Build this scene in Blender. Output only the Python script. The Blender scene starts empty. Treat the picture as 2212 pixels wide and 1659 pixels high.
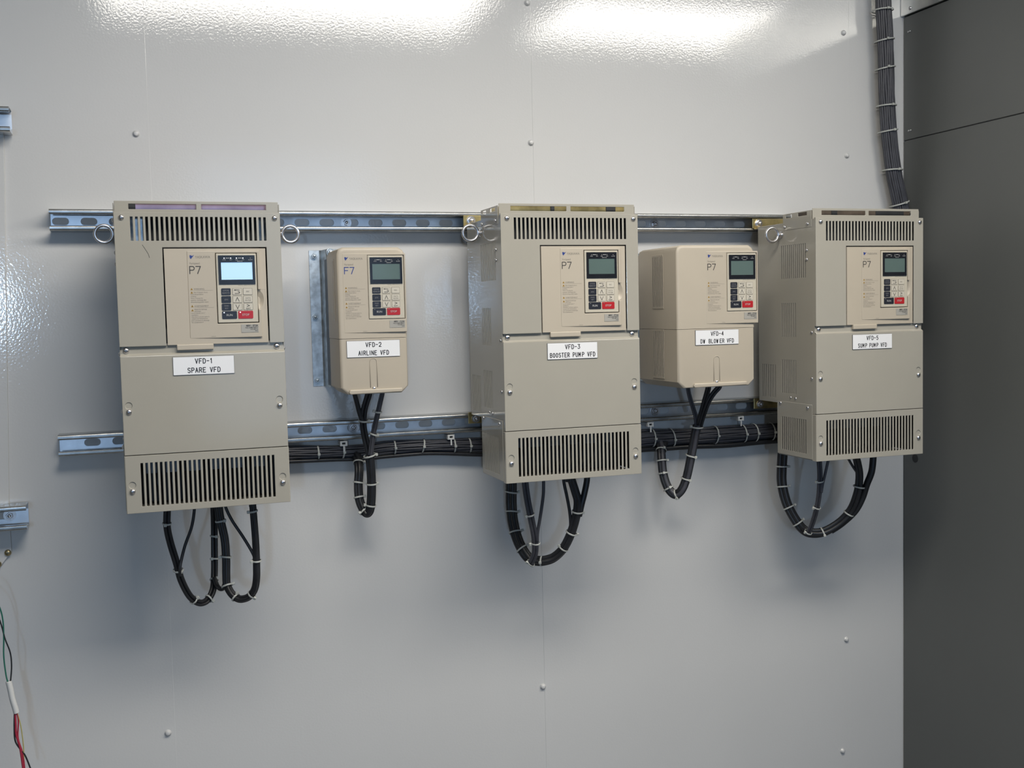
import bpy, bmesh, math, random
from mathutils import Vector, Matrix
random.seed(7)
SC = bpy.context.scene
COL = SC.collection
PI = math.pi
ZO = 1.42                       # height of the survey origin above the floor

# ------------------------------------------------------------------ camera
CAM_LOC = Vector((.0942, -2.264, .0844 + ZO))
YAW, PIT, ROL, FPX = -.3262, -.0655, -.0231, 2353.43
cy_, sy_, cp_, sp_ = math.cos(YAW), math.sin(YAW), math.cos(PIT), math.sin(PIT)
_r = Vector((cy_, sy_, 0)); FWD = Vector((-sy_*cp_, cy_*cp_, sp_)); _u = _r.cross(FWD)
RIGHT = math.cos(ROL)*_r + math.sin(ROL)*_u
UP = -math.sin(ROL)*_r + math.cos(ROL)*_u
cd = bpy.data.cameras.new('camera'); cam = bpy.data.objects.new('camera', cd); COL.objects.link(cam)
cd.sensor_width = 36; cd.lens = FPX/2212*36; cd.clip_start = .05
cam.matrix_world = Matrix((( RIGHT.x, UP.x, -FWD.x, CAM_LOC.x), (RIGHT.y, UP.y, -FWD.y, CAM_LOC.y), (RIGHT.z, UP.z, -FWD.z, CAM_LOC.z), (0, 0, 0, 1)))
SC.camera = cam

def at(px, py, Y):
    """survey: the point at depth Y (metres from the wall, negative) that the photo shows at a pixel"""
    d = FWD + RIGHT*((px-1106)/FPX) - UP*((py-829.5)/FPX)
    return CAM_LOC + d*((Y-CAM_LOC.y)/d.y)

# ------------------------------------------------------------------ world, lights, exposure
w = bpy.data.worlds.new('world'); SC.world = w; w.use_nodes = True
bg = w.node_tree.nodes['Background']; bg.inputs[0].default_value = (.68, .82, 1, 1); bg.inputs[1].default_value = .155
SC.view_settings.view_transform = 'Standard'; SC.view_settings.look = 'None'
SC.view_settings.gamma = 1; SC.view_settings.exposure = -.16; SC.view_settings.use_curve_mapping = False
SC.cycles.use_denoising = True
CEIL = 1.20 + ZO
def area(name, loc, rot, sx, sy, power, col):
    l = bpy.data.lights.new(name, 'AREA'); l.shape = 'RECTANGLE'; l.size = sx; l.size_y = sy; l.energy = power; l.color = col
    o = bpy.data.objects.new(name, l); COL.objects.link(o); o.location = loc; o.rotation_euler = rot
    return o
LAMP_Y, LAMP_Z = -1.35, 1.08 + ZO
LAMPS = [(.62, LAMP_Y), (2.08, LAMP_Y)]
LAMP_POWER = 31
# daylight: two panes of a window behind, an open doorway
for x, y, z, sx, sz, p in ((-1.127, -6.8, .236, .09, .22, 32), (-1.01, -6.8, .236, .05, .22, 9)):
    area('daylight_window', (x, y, z+ZO), (PI/2, 0, 0), sx, sz, p, (.45, .68, 1))
area('daylight_doorway', (.95, -4.5, .25+ZO), (PI/2, 0, 0), 1.1, 1.6, 9, (.46, .68, 1))

# ------------------------------------------------------------------ materials
def mat(name, col, rough=.5, metal=0, spec=.5, bump=None, var=0, emit=None, coat=0):
    m = bpy.data.materials.new(name); m.use_nodes = True; nt = m.node_tree; b = nt.nodes['Principled BSDF']
    b.inputs['Base Color'].default_value = (*col, 1); b.inputs['Roughness'].default_value = rough
    b.inputs['Metallic'].default_value = metal; b.inputs['Specular IOR Level'].default_value = spec
    if coat: b.inputs['Coat Weight'].default_value = coat
    if emit: b.inputs['Emission Color'].default_value = (*emit[:3], 1); b.inputs['Emission Strength'].default_value = emit[3]
    tc = nt.nodes.new('ShaderNodeTexCoord')
    if bump:
        n = nt.nodes.new('ShaderNodeTexNoise'); n.inputs['Scale'].default_value = bump[0]; n.inputs['Detail'].default_value = bump[2] if len(bump) > 2 else 2
        bp = nt.nodes.new('ShaderNodeBump'); bp.inputs['Strength'].default_value = bump[1]; bp.inputs['Distance'].default_value = .001
        nt.links.new(tc.outputs['Object'], n.inputs['Vector']); nt.links.new(n.outputs['Fac'], bp.inputs['Height']); nt.links.new(bp.outputs[0], b.inputs['Normal'])
    if var:
        n = nt.nodes.new('ShaderNodeTexNoise'); n.inputs['Scale'].default_value = var[0]; n.inputs['Detail'].default_value = 4
        r = nt.nodes.new('ShaderNodeValToRGB')
        r.color_ramp.elements[0].position = .35; r.color_ramp.elements[1].position = .65
        r.color_ramp.elements[0].color = (*[c*(1-var[1]) for c in col], 1); r.color_ramp.elements[1].color = (*[min(1, c*(1+var[1])) for c in col], 1)
        nt.links.new(tc.outputs['Object'], n.inputs['Vector']); nt.links.new(n.outputs['Fac'], r.inputs[0]); nt.links.new(r.outputs[0], b.inputs['Base Color'])
    return m
M = {}
M['wall'] = mat('white_wall_paint', (.665, .66, .65), .08, bump=(240, .125, 1), spec=.6, var=(2.2, .015))
M['ceil'] = mat('ceiling_paint', (.75, .75, .75), .6, var=(3, .02))
M['floor'] = mat('floor_grey', (.13, .135, .14), .5, var=(6, .06))
M['beige'] = mat('beige_powder_coat', (.372, .351, .301), .10, bump=(420, .035, 1), var=(14, .012))
M['plas'] = mat('beige_plastic', (.460, .405, .325), .42, bump=(1500, .02, 1), var=(20, .01))
M['pad'] = mat('keypad_cream', (.52, .475, .385), .33, var=(30, .008))
M['key'] = mat('key_cream', (.55, .51, .43), .35, var=(30, .008))
M['dark'] = mat('shade_black', (.018, .019, .021), .6, var=(40, .2))  # near-black for shade inside vents and recesses, and for black parts
M['fins'] = mat('heat_sink_grey', (.10, .11, .12), .45, metal=.6, var=(60, .2))
M['blk'] = mat('display_black', (.012, .013, .017), .18, var=(40, .1))
M['navy'] = mat('key_charcoal', (.020, .022, .031), .32, var=(40, .1))
M['red'] = mat('key_red', (.42, .018, .024), .3, var=(40, .05))
M['lcd'] = mat('lcd_off_green', (.10, .145, .135), .12, var=(30, .03))
M['lcdon'] = mat('lcd_blue_glow', (.35, .5, .6), .2, emit=(.40, .66, .95, .60))  # emission holds the window's reflection on the screen along with a backlight
M['led'] = mat('led_lit', (.9, .9, .95), .3, emit=(.8, .85, 1, 2.2))
M['ink'] = mat('dark_ink', (.045, .042, .04), .5)
M['ink2'] = mat('grey_ink', (.20, .185, .155), .5)
M['inkw'] = mat('white_ink', (.42, .42, .41), .5)
M['inkl'] = mat('pale_ink', (.19, .19, .20), .5)
M['blue'] = mat('logo_blue', (.02, .045, .22), .4)
M['amber'] = mat('warning_amber', (.42, .25, .03), .5)
M['silver'] = mat('rating_label_grey', (.36, .345, .31), .4)
M['plate'] = mat('nameplate_white', (.80, .80, .81), .35, var=(30, .008))
M['platek'] = mat('nameplate_black_core', (.015, .015, .016), .4)
M['screw'] = mat('zinc_screw', (.72, .70, .70), .28, metal=1, var=(200, .08))
M['galv'] = mat('galvanised_steel', (.58, .64, .69), .45, metal=1, var=(70, .22), bump=(300, .05, 2))
M['bright'] = mat('bright_galvanised_sheet', (.80, .81, .79), .26, metal=1, var=(30, .06))
M['web'] = mat('zinc_web', (.70, .73, .77), .40, metal=1, var=(25, .10), bump=(300, .04, 2))
M['rail'] = mat('strut_zinc', (.50, .50, .485), .27, metal=1, var=(45, .12), bump=(250, .04, 2))
M['chrom'] = mat('yellow_chromate', (.58, .47, .22), .3, metal=.9, var=(35, .28))
M['brown'] = mat('dull_brown_plate', (.085, .065, .05), .4, var=(40, .3))
M['pinkchrom'] = mat('iridescent_chromate', (.40, .28, .33), .3, metal=.9, var=(22, .25))
M['cab'] = mat('black_cable_jacket', (.016, .017, .020), .42, var=(30, .2))
M['cabg'] = mat('grey_black_wire', (.052, .053, .064), .46, var=(30, .15))
M['tie'] = mat('nylon_tie', (.46, .47, .44), .45, var=(60, .06))
M['grey'] = mat('grey_cabinet_paint', (.115, .121, .117), .42, bump=(500, .04, 2), var=(3, .03))
M['wred'] = mat('wire_red', (.40, .03, .06), .4); M['wgrn'] = mat('wire_green', (.02, .16, .11), .4); M['wyel'] = mat('wire_yellow', (.45, .40, .12), .4)
M['slv'] = mat('white_sleeve', (.70, .70, .68), .5)
M['brass'] = mat('brass_screw', (.50, .42, .25), .35, metal=1)
M['lamp'] = mat('lamp_diffuser', (.9, .9, .9), .5, emit=(1, .97, .92, 3))

# ------------------------------------------------------------------ mesh helpers
class MB:
    def __init__(s): s.bm = bmesh.new(); s.mats = []
    def mi(s, m):
        if m not in s.mats: s.mats.append(m)
        return s.mats.index(m)
    def face(s, pts, m, smooth=False):
        f = s.bm.faces.new([s.bm.verts.new(p) for p in pts]); f.material_index = s.mi(m); f.smooth = smooth; return f
    def mesh(s, verts, faces, m, smooth=False):
        vs = [s.bm.verts.new(v) for v in verts]; k = s.mi(m)
        for f in faces:
            try: g = s.bm.faces.new([vs[i] for i in f])
            except ValueError: continue
            g.material_index = k; g.smooth = smooth
    def box(s, x0, x1, y0, y1, z0, z1, m):
        x0, x1 = sorted((x0, x1)); y0, y1 = sorted((y0, y1)); z0, z1 = sorted((z0, z1))
        v = [(x, y, z) for x in (x0, x1) for y in (y0, y1) for z in (z0, z1)]
        s.mesh(v, [(0, 1, 3, 2), (4, 6, 7, 5), (0, 4, 5, 1), (2, 3, 7, 6), (0, 2, 6, 4), (1, 5, 7, 3)], m)
    def lid(s, u0, u1, v0, v1, holes, w0, t, wb, m, f=lambda u, v, w: (u, w, v), dimples=()):
        """plate with rectangular holes: face at w0, thickness t, outer rim running back to wb"""
        dh = [(a-r*1.2, a+r*1.2, b-r*1.2, b+r*1.2) for a, b, r, dp in dimples]; real = list(holes); holes = real+dh
        for a, b, r, dp in dimples:
            n = 32; c_ = [(math.cos(2*PI*k/n), math.sin(2*PI*k/n)) for k in range(n)]
            sq = [(x/max(abs(x), abs(y))*1.2, y/max(abs(x), abs(y))*1.2) for x, y in c_]
            vs_ = [f(a+r*x, b+r*y, w0) for x, y in sq]+[f(a+r*x, b+r*y, w0) for x, y in c_]+[f(a+r*x, b+r*y, w0+dp) for x, y in c_]
            s.mesh(vs_, [(k, (k+1) % n, n+(k+1) % n, n+k) for k in range(n)]+[(n+k, n+(k+1) % n, 2*n+(k+1) % n, 2*n+k) for k in range(n)]+[tuple(range(2*n, 3*n))], m)
        us = sorted({round(x, 6) for h in holes for x in h[:2]} | {u0, u1}); vs = sorted({round(x, 6) for h in holes for x in h[2:]} | {v0, v1})
        us = [x for x in us if u0 <= x <= u1]; vs = [x for x in vs if v0 <= x <= v1]
        nu, nv = len(us)-1, len(vs)-1
        def solid(i, j):
            if not (0 <= i < nu and 0 <= j < nv): return False
            cu, cv = (us[i]+us[i+1])/2, (vs[j]+vs[j+1])/2
            return not any(h[0] < cu < h[1] and h[2] < cv < h[3] for h in holes)
        V = {}; k = s.mi(m)
        def vt(i, j, d):
            if (i, j, d) not in V:
                ww = w0 if d == 0 else (w0+t if d == 1 else wb)
                V[(i, j, d)] = s.bm.verts.new(f(us[i], vs[j], ww))
            return V[(i, j, d)]
        def q(*a):
            try: g = s.bm.faces.new(a); g.material_index = k
            except ValueError: pass
        for i in range(nu):
            for j in range(nv):
                if not solid(i, j): continue
                q(vt(i, j, 0), vt(i+1, j, 0), vt(i+1, j+1, 0), vt(i, j+1, 0))
                q(vt(i, j, 1), vt(i, j+1, 1), vt(i+1, j+1, 1), vt(i+1, j, 1))
                for (a, b, c, d, ni, nj) in ((i, j, i, j+1, i-1, j), (i+1, j+1, i+1, j, i+1, j), (i+1, j, i, j, i, j-1), (i, j+1, i+1, j+1, i, j+1)):
                    if solid(ni, nj): continue
                    outer = not (0 <= ni < nu and 0 <= nj < nv)
                    if not outer and any(h[0] < (us[ni]+us[ni+1])/2 < h[1] and h[2] < (vs[nj]+vs[nj+1])/2 < h[3] for h in dh): continue
                    q(vt(a, b, 0), vt(c, d, 0), vt(c, d, 1), vt(a, b, 1))
                    if outer and abs(wb-(w0+t)) > 1e-6: q(vt(a, b, 1), vt(c, d, 1), vt(c, d, 2), vt(a, b, 2))
    def rrect(s, u0, u1, v0, v1, r, w0, w1, m, n=4, shear=None):
        pts = []
        for cx, cz, a0 in ((u1-r, v1-r, 0), (u0+r, v1-r, 90), (u0+r, v0+r, 180), (u1-r, v0+r, 270)):
            for k in range(n+1):
                a = math.radians(a0+90*k/n); pts.append((cx+r*math.cos(a), cz+r*math.sin(a)))
        s.prism(pts, w0, w1, m, shear)
    def prism(s, pts, w0, w1, m, shear=None):
        sh = shear or (lambda u: 0)
        a = [(u, w0+sh(u), v) for u, v in pts]; b = [(u, w1+sh(u), v) for u, v in pts]; n = len(pts)
        s.mesh(a+b, [tuple(range(n)), tuple(range(2*n-1, n-1, -1))]+[(i, (i+1) % n, n+(i+1) % n, n+i) for i in range(n)], m)
    def lathe(s, c, axis, prof, m, n=20, smooth=True):
        """prof: (radius, height along axis)"""
        ax = Vector(axis).normalized(); a = ax.orthogonal().normalized(); b = ax.cross(a); c = Vector(c)
        vs, fs = [], []
        for r, h in prof:
            for k in range(n):
                t = 2*PI*k/n; vs.append(c+ax*h+(a*math.cos(t)+b*math.sin(t))*r)
        for i in range(len(prof)-1):
            for k in range(n): fs.append((i*n+k, i*n+(k+1) % n, (i+1)*n+(k+1) % n, (i+1)*n+k))
        fs.append(tuple(range(n))); fs.append(tuple(range(len(prof)*n-1, (len(prof)-1)*n-1, -1)))
        s.mesh(vs, fs, m, smooth)
    def tube(s, pts, r, m, n=10, closed=False):
        pts = [Vector(p) for p in pts]; N = len(pts); vs = []; fs = []
        rr = r if isinstance(r, (list, tuple)) else [r]*N
        prev = None
        for i in range(N):
            t = (pts[(i+1) % N]-pts[i-1]) if closed else (pts[min(i+1, N-1)]-pts[max(i-1, 0)])
            t.normalize()
            if prev is None: a = t.orthogonal().normalized()
            else: a = (prev - t*prev.dot(t)).normalized()
            prev = a; b = t.cross(a)
            for k in range(n):
                g = 2*PI*k/n; vs.append(pts[i]+(a*math.cos(g)+b*math.sin(g))*rr[i])
        for i in range(N if closed else N-1):
            j = (i+1) % N
            for k in range(n): fs.append((i*n+k, i*n+(k+1) % n, j*n+(k+1) % n, j*n+k))
        if not closed: fs.append(tuple(range(n-1, -1, -1))); fs.append(tuple(range((N-1)*n, N*n)))
        s.mesh(vs, fs, m, True)
    def text(s, txt, u, v, size, m, w, align='LEFT', sx=1, shear=None, bold=0, th=0, spacing=1):
        vs, fs = glyphs(txt, align, bold, spacing); sh = shear or (lambda u: 0)
        s.mesh([(u+x*size*sx, w+sh(u+x*size*sx), v+y*size) for x, y in vs], fs, m)
    def strokes(s, txt, u, v, h, m, w, lw, sx=.62, gap=.34, align='CENTER', shear=None):
        """engraved single-stroke lettering"""
        sh = shear or (lambda u: 0)
        W = 0; items = []
        for ch in txt:
            wd = GW.get(ch, 1); items.append((ch, W)); W += wd*sx+gap
        W -= gap; off = -W/2 if align == 'CENTER' else 0; k = 0
        for ch, x0 in items:
            for line in GL.get(ch, []):
                P = [(u+(off+x0+a*sx)*h, v+b*h) for a, b in line]
                for (p, q) in zip(P, P[1:]):
                    d = Vector((q[0]-p[0], q[1]-p[1])); L = d.length
                    if L < 1e-9: continue
                    d /= L; e = Vector((-d.y, d.x)); r = lw/2; pol = []
                    for t in range(7):
                        a = -PI/2+PI*t/6; pol.append((q[0]+(d.x*math.cos(a)+e.x*math.sin(a))*r, q[1]+(d.y*math.cos(a)+e.y*math.sin(a))*r))
                    for t in range(7):
                        a = PI/2+PI*t/6; pol.append((p[0]+(d.x*math.cos(a)+e.x*math.sin(a))*r, p[1]+(d.y*math.cos(a)+e.y*math.sin(a))*r))
                    k += 1
                    s.face([(a, w+sh(a)-.00001*(k % 5), b) for a, b in pol], m)
    def build(s, name, parent=None, bevel=0, seg=2, sharp=None, shift=None):
        bmesh.ops.recalc_face_normals(s.bm, faces=s.bm.faces)
        me = bpy.data.meshes.new(name); s.bm.to_mesh(me); s.bm.free()
        for m in s.mats: me.materials.append(M[m])
        o = bpy.data.objects.new(name, me); COL.objects.link(o)
        if parent: o.parent = parent
        if bevel:
            b = o.modifiers.new('bevel', 'BEVEL'); b.width = bevel; b.segments = seg; b.limit_method = 'ANGLE'; b.angle_limit = math.radians(40); b.harden_normals = False
        return o
_gc = {}
def glyphs(txt, align, bold, spacing):
    key = (txt, align, bold, spacing)
    if key in _gc: return _gc[key]
    c = bpy.data.curves.new('t', 'FONT'); c.body = txt; c.align_x = align; c.offset = bold; c.space_character = spacing; c.resolution_u = 3
    o = bpy.data.objects.new('t', c); COL.objects.link(o)
    me = bpy.data.meshes.new_from_object(o.evaluated_get(bpy.context.evaluated_depsgraph_get()))
    r = ([(v.co.x, v.co.y) for v in me.vertices], [tuple(p.vertices) for p in me.polygons])
    bpy.data.objects.remove(o); bpy.data.curves.remove(c); bpy.data.meshes.remove(me)
    _gc[key] = r; return r
def arc(cx, cy, rx, ry, a0, a1, n=8): return [(cx+rx*math.cos(math.radians(a0+(a1-a0)*k/n)), cy+ry*math.sin(math.radians(a0+(a1-a0)*k/n))) for k in range(n+1)]
GL = {'V': [[(0, 1), (.5, 0), (1, 1)]], 'F': [[(1, 1), (0, 1), (0, 0)], [(0, .52), (.8, .52)]],
 'D': [[(0, 0), (0, 1), (.5, 1)]+arc(.5, .5, .5, .5, 90, -90)[1:]+[(0, 0)]], '-': [[(0, .5), (.8, .5)]], '1': [[(.1, .8), (.4, 1), (.4, 0)]],
 'S': [arc(.5, .75, .48, .25, 25, 250)+arc(.5, .26, .5, .26, 80, -155)], 'P': [[(0, 0), (0, 1), (.6, 1)]+arc(.6, .74, .4, .26, 90, -90)[1:]+[(0, .48)]],
 'A': [[(0, 0), (.5, 1), (1, 0)], [(.18, .35), (.82, .35)]], 'R': [[(0, 0), (0, 1), (.6, 1)]+arc(.6, .75, .4, .25, 90, -90)[1:]+[(0, .5)], [(.55, .5), (1, 0)]],
 'E': [[(1, 1), (0, 1), (0, 0), (1, 0)], [(0, .52), (.8, .52)]], 'I': [[(.1, 1), (.1, 0)]], 'L': [[(0, 1), (0, 0), (.95, 0)]], 'N': [[(0, 0), (0, 1), (1, 0), (1, 1)]],
 '2': [arc(.5, .7, .48, .3, 165, -35)+[(0, 0), (1, 0)]], '3': [[(0, 1), (.95, 1), (.45, .6)]+arc(.45, .3, .52, .3, 80, -150)],
 'B': [[(0, 0), (0, 1), (.6, 1)]+arc(.6, .76, .36, .24, 90, -90)[1:]+[(0, .52)], [(.6, .52)]+arc(.6, .26, .4, .26, 90, -90)+[(0, 0)]],
 'O': [arc(.5, .5, .5, .5, 0, 360, 18)], 'T': [[(0, 1), (1, 1)], [(.5, 1), (.5, 0)]], 'U': [[(0, 1), (0, .35)]+arc(.5, .35, .5, .35, 180, 360)+[(1, 1)]],
 'M': [[(0, 0), (0, 1), (.5, .35), (1, 1), (1, 0)]], '4': [[(.75, 0), (.75, 1), (0, .3), (1, .3)]], 'W': [[(0, 1), (.27, 0), (.5, .75), (.73, 0), (1, 1)]],
 '5': [[(.9, 1), (.12, 1), (.06, .55)]+arc(.45, .32, .5, .32, 125, -150)], '7': [[(0, 1), (1, 1), (.35, 0)]]}
GW = {'1': .7, 'I': .3, '-': .85, ' ': .75, 'W': 1.65, 'M': 1.4}

def tag(o, label=None, cat=None, group=None, kind=None):
    if label: o['label'] = label
    if cat: o['category'] = cat
    if group: o['group'] = group
    if kind: o['kind'] = kind
    return o
def empty(name, loc, label, cat, group=None):
    o = bpy.data.objects.new(name, None); COL.objects.link(o); o.location = loc; o.empty_display_size = .05
    return tag(o, label, cat, group)
def spline(P, n=10):
    P = [Vector(p) for p in P]; out = []
    for i in range(len(P)-1):
        p0 = P[max(i-1, 0)]; p1 = P[i]; p2 = P[i+1]; p3 = P[min(i+2, len(P)-1)]
        for k in range(n):
            t = k/n
            out.append(.5*((2*p1)+(p2-p0)*t+(2*p0-5*p1+4*p2-p3)*t*t+(3*p1-p0-3*p2+p3)*t**3))
    return out+[P[-1]]
def screw_bm(mb, x, y, z, r=.0048, m='screw', axis=(0, -1, 0)):
    ax = Vector(axis)
    mb.lathe((x, y, z), ax, [(r*1.02, -.0005), (r*1.02, .0004), (r*.96, r*.32), (r*.72, r*.58), (r*.35, r*.72), (r*.02, r*.75)], m, 18)
    c = Vector((x, y, z))+ax*(r*.66); a = Vector((1, 0, 0)) if abs(ax.y) > .5 else Vector((0, 1, 0)); b = Vector((0, 0, 1))
    for d, e in ((a, b), (b, a)):      # cross recess, its shade drawn as raised dark bars
        s = [c+d*(r*.42)+e*(r*.055), c+d*(r*.42)-e*(r*.055), c-d*(r*.42)-e*(r*.055), c-d*(r*.42)+e*(r*.055)]
        t = [p+ax*(r*.09) for p in s]
        mb.mesh(s+t, [(0, 1, 2, 3), (4, 5, 6, 7), (0, 1, 5, 4), (1, 2, 6, 5), (2, 3, 7, 6), (3, 0, 4, 7)], 'dark')
def screw(parent, x, y, z, r=.0048, m='screw', axis=(0, -1, 0), name='screw'):
    mb = MB(); screw_bm(mb, x, y, z, r, m, axis); return mb.build(name, parent)
def hexbolt(parent, x, y, z, r=.0065, m='screw', washer=1.5, h=.005, name='hex_bolt'):
    mb = MB()
    if washer: mb.lathe((x, y, z), (0, -1, 0), [(r*washer, 0), (r*washer, .0012)], m, 22, False)
    mb.lathe((x, y, z), (0, -1, 0), [(r, .0012), (r, .0012+h*.8), (r*.86, .0012+h)], m, 6, False)
    mb.lathe((x, y, z), (0, -1, 0), [(r*.5, h), (r*.5, h+.003), (r*.35, h+.004)], m, 14)
    return mb.build(name, parent)

# ------------------------------------------------------------------ the setting
X_L, X_R = -2.0, 3.2
seams = [X_L, .1185, .927, 1.730, X_R]
mb = MB()
for i in range(4):
    f = -.0006 if i % 2 == 0 else 0.0
    mb.box(seams[i]-(.006 if f else 0), seams[i+1]+(.006 if f else 0), f, .08, 0, CEIL, 'wall')
tag(mb.build('wall_back', bevel=.0005), kind='structure')
mb = MB(); mb.box(X_L, X_R, -4.6, .08, -.1, 0, 'floor'); tag(mb.build('floor'), kind='structure')
mb = MB(); mb.box(-1.0, -.95, -4.6, .0, 0, CEIL, 'grey'); tag(mb.build('wall_left_blocker'), kind='structure')  # unseen wall added to block ambient light from the left
mb = MB(); mb.box(X_L, X_R, -4.6, .08, CEIL, CEIL+.1, 'ceil'); tag(mb.build('ceiling'), kind='structure')
for i, (x, y) in enumerate(LAMPS):
    lr = empty('ceiling_light', (x, y, CEIL), ['fluorescent ceiling light above the left drives', 'fluorescent ceiling light above the right drives'][i], 'light', 'ceiling lights over the wall')
    mb = MB(); mb.box(-.63, .63, -.31, .31, -.07, 0, 'plate'); mb.build('lamp_housing', lr, .004)
    mb = MB(); mb.box(-.60, .60, -.28, .28, -.095, -.0705, 'lamp'); mb.build('lamp_diffuser', lr, .01)
    a = area('fluorescent_tubes', (0, 0, -.10), (0, 0, 0), 1.2, .54, LAMP_POWER, (1, .945, .85)); a.parent = lr

mb = MB()
for n, (px, py) in enumerate([(294, 289), (1147, 308), (1139, 6), (1822, 71), (1829, 336), (363, 1583), (1173, 1483), (1828, 1381), (1820, 1622)]):
    lab = ['white wall bolt head up beside the left seam', 'white wall bolt head on the middle seam above the third drive', 'white wall bolt head at the top end of the middle seam',
           'white wall bolt head on the right seam, high up beside the cable bundle', 'white wall bolt head on the right seam, above the rightmost drive',
           'white wall bolt head low down beside the left seam', 'white wall bolt head low on the middle seam', 'white wall bolt head on the right seam below the rightmost drive',
           'lowest white wall bolt head, at the foot of the right seam'][n]
    p = at(px, py, -.001); o = MB()
    o.lathe((0, 0, 0), (0, -1, 0), [(.0066, -.001), (.0066, .0012), (.0046, .0016), (.0046, .0042), (.0038, .0050), (.0005, .0052)], 'wall', 12)
    o = o.build('wall_bolt'); o.location = p; tag(o, lab, 'bolt', 'white bolts of the wall panels')

# ------------------------------------------------------------------ slotted strut rails
def strut(name, x0, x1, zc, h, d, slots, label, group, bolts=(), slot_w=.030, slot_h=.0145, base_y=-.0007):
    r = empty(name, (0, base_y, zc), label, 'rail', group)
    t = .0018; H = h/2; mb = MB(); slots = sorted(slots)
    # web with stadium slots
    edges = [x0]+[(a+b)/2 for a, b in zip(slots, slots[1:])]+[x1]
    nn = 8
    for i, s in enumerate(slots):
        a, b = edges[i], edges[i+1]; inner = []; outer = []
        L = slot_w/2-slot_h/2
        for k in range(4*nn):
            th = 2*PI*k/(4*nn)+1e-4; c, q = math.cos(th), math.sin(th)
            inner.append((s+(L if c > 0 else -L)+slot_h/2*c, slot_h/2*q))
            mx = max(abs(c)/((b-s) if c > 0 else (s-a)), abs(q)/H); outer.append((s+c/mx, q/mx))
        # exact corners
        for cx, cz in ((b, H), (a, H), (a, -H), (b, -H)):
            k = min(range(len(outer)), key=lambda k: (outer[k][0]-cx)**2+(outer[k][1]-cz)**2); outer[k] = (cx, cz)
        N = len(inner)
        for y, fl in ((-t, 0), (0, 1)):
            vs = [(u, y, v) for u, v in inner]+[(u, y, v) for u, v in outer]
            mb.mesh(vs, [(k, (k+1) % N, N+(k+1) % N, N+k) for k in range(N)], 'web')
        mb.mesh([(u, -t, v) for u, v in inner]+[(u, 0, v) for u, v in inner], [(k, (k+1) % N, N+(k+1) % N, N+k) for k in range(N)], 'web')
    mb.build('slotted_web', r)
    # flanges with rolled lips, one profile swept along x
    for sg, nm in ((1, 'top_flange'), (-1, 'bottom_flange')):
        prof = [(0, H-.0005), (0, H), (-d+.004, H)]+[(-d+.004-.004*math.sin(a), H-.004+.004*math.cos(a)) for a in [PI/2*k/5 for k in range(1, 6)]]
        prof += [(-d, H-.0065)]+[(-d+.003-.003*math.cos(a), H-.0065-.003*math.sin(a)) for a in [PI/2*k/4 for k in range(1, 5)]]
        prof += [(-d+.010, H-.0095), (-d+.010, H-.0070), (-d+t+.001, H-.0068), (-d+t, H-.006), (-d+t, H-.004), (-d+t+.002, H-t), (-.0, H-t)]
        n = len(prof); m = MB()
        vs = [(x0, y, sg*z) for y, z in prof]+[(x1, y, sg*z) for y, z in prof]
        m.mesh(vs, [(k, (k+1) % n, n+(k+1) % n, n+k) for k in range(n)]+[tuple(range(n)), tuple(range(2*n-1, n-1, -1))], 'rail')
        m.build(nm, r)
    for bx in bolts: hexbolt(r, bx, -t, .0, .0065, 'screw', 1.75, .006)
    return r
PITCH = .0508
s0 = .4139
tops = [s0+PITCH*k for k in range(-9, 22)]
strut('strut_rail', -.0606, 1.545, .2778+ZO, .0406, .041, [s for s in tops if -.045 < s < 1.54], 'upper slotted zinc rail that the tall drives hang from', 'long slotted rails', (.5045, 1.2105))
s1 = .405
lows = [s1+.0513*k for k in range(-9, 22)]
strut('strut_rail', -.0648, 1.545, -.1487+ZO, .0408, .041, [s for s in lows if -.05 < s < 1.54], 'lower slotted zinc rail running behind the cable loops', 'long slotted rails', (.5065, 1.205))

# mounting plate at the left edge with its two channel stubs
def plate_left():
    pts = [at(8, 262, -.006), at(20, 1110, -.006), at(25, 1192, -.006), at(-2, 1228, -.006), at(-260, 1235, -.006), at(-260, 255, -.006)]
    r = empty('mounting_plate', (pts[3].x, 0, pts[3].z), 'pale flat metal plate at the left edge with a cut corner', 'plate')
    mb = MB(); o = Vector(r.location)
    mb.prism([(p.x-o.x, p.z-o.z) for p in pts], -.006, -.0007, 'wall'); mb.build('plate_sheet', r, .0008)
    for q in ((21, 1197), (0, 1222)):
        p = at(q[0]-4, q[1]-3, -.006)-o; screw(r, p.x, -.006, p.z, .0062, 'brass')
plate_left()
for (px, pyc), lab in (((20, 257), 'short channel end sticking out at the left edge, upper one'), ((57, 1118), 'short channel end at the left edge, lower one above the brass screws')):
    p = at(px, pyc, -.05)
    strut('channel_stub', p.x-.27, p.x, p.z, .046, .046, [p.x-.04-.0508*k for k in range(5)], lab, 'channel ends at the left edge', (p.x-.033,), base_y=-.0062)

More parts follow.
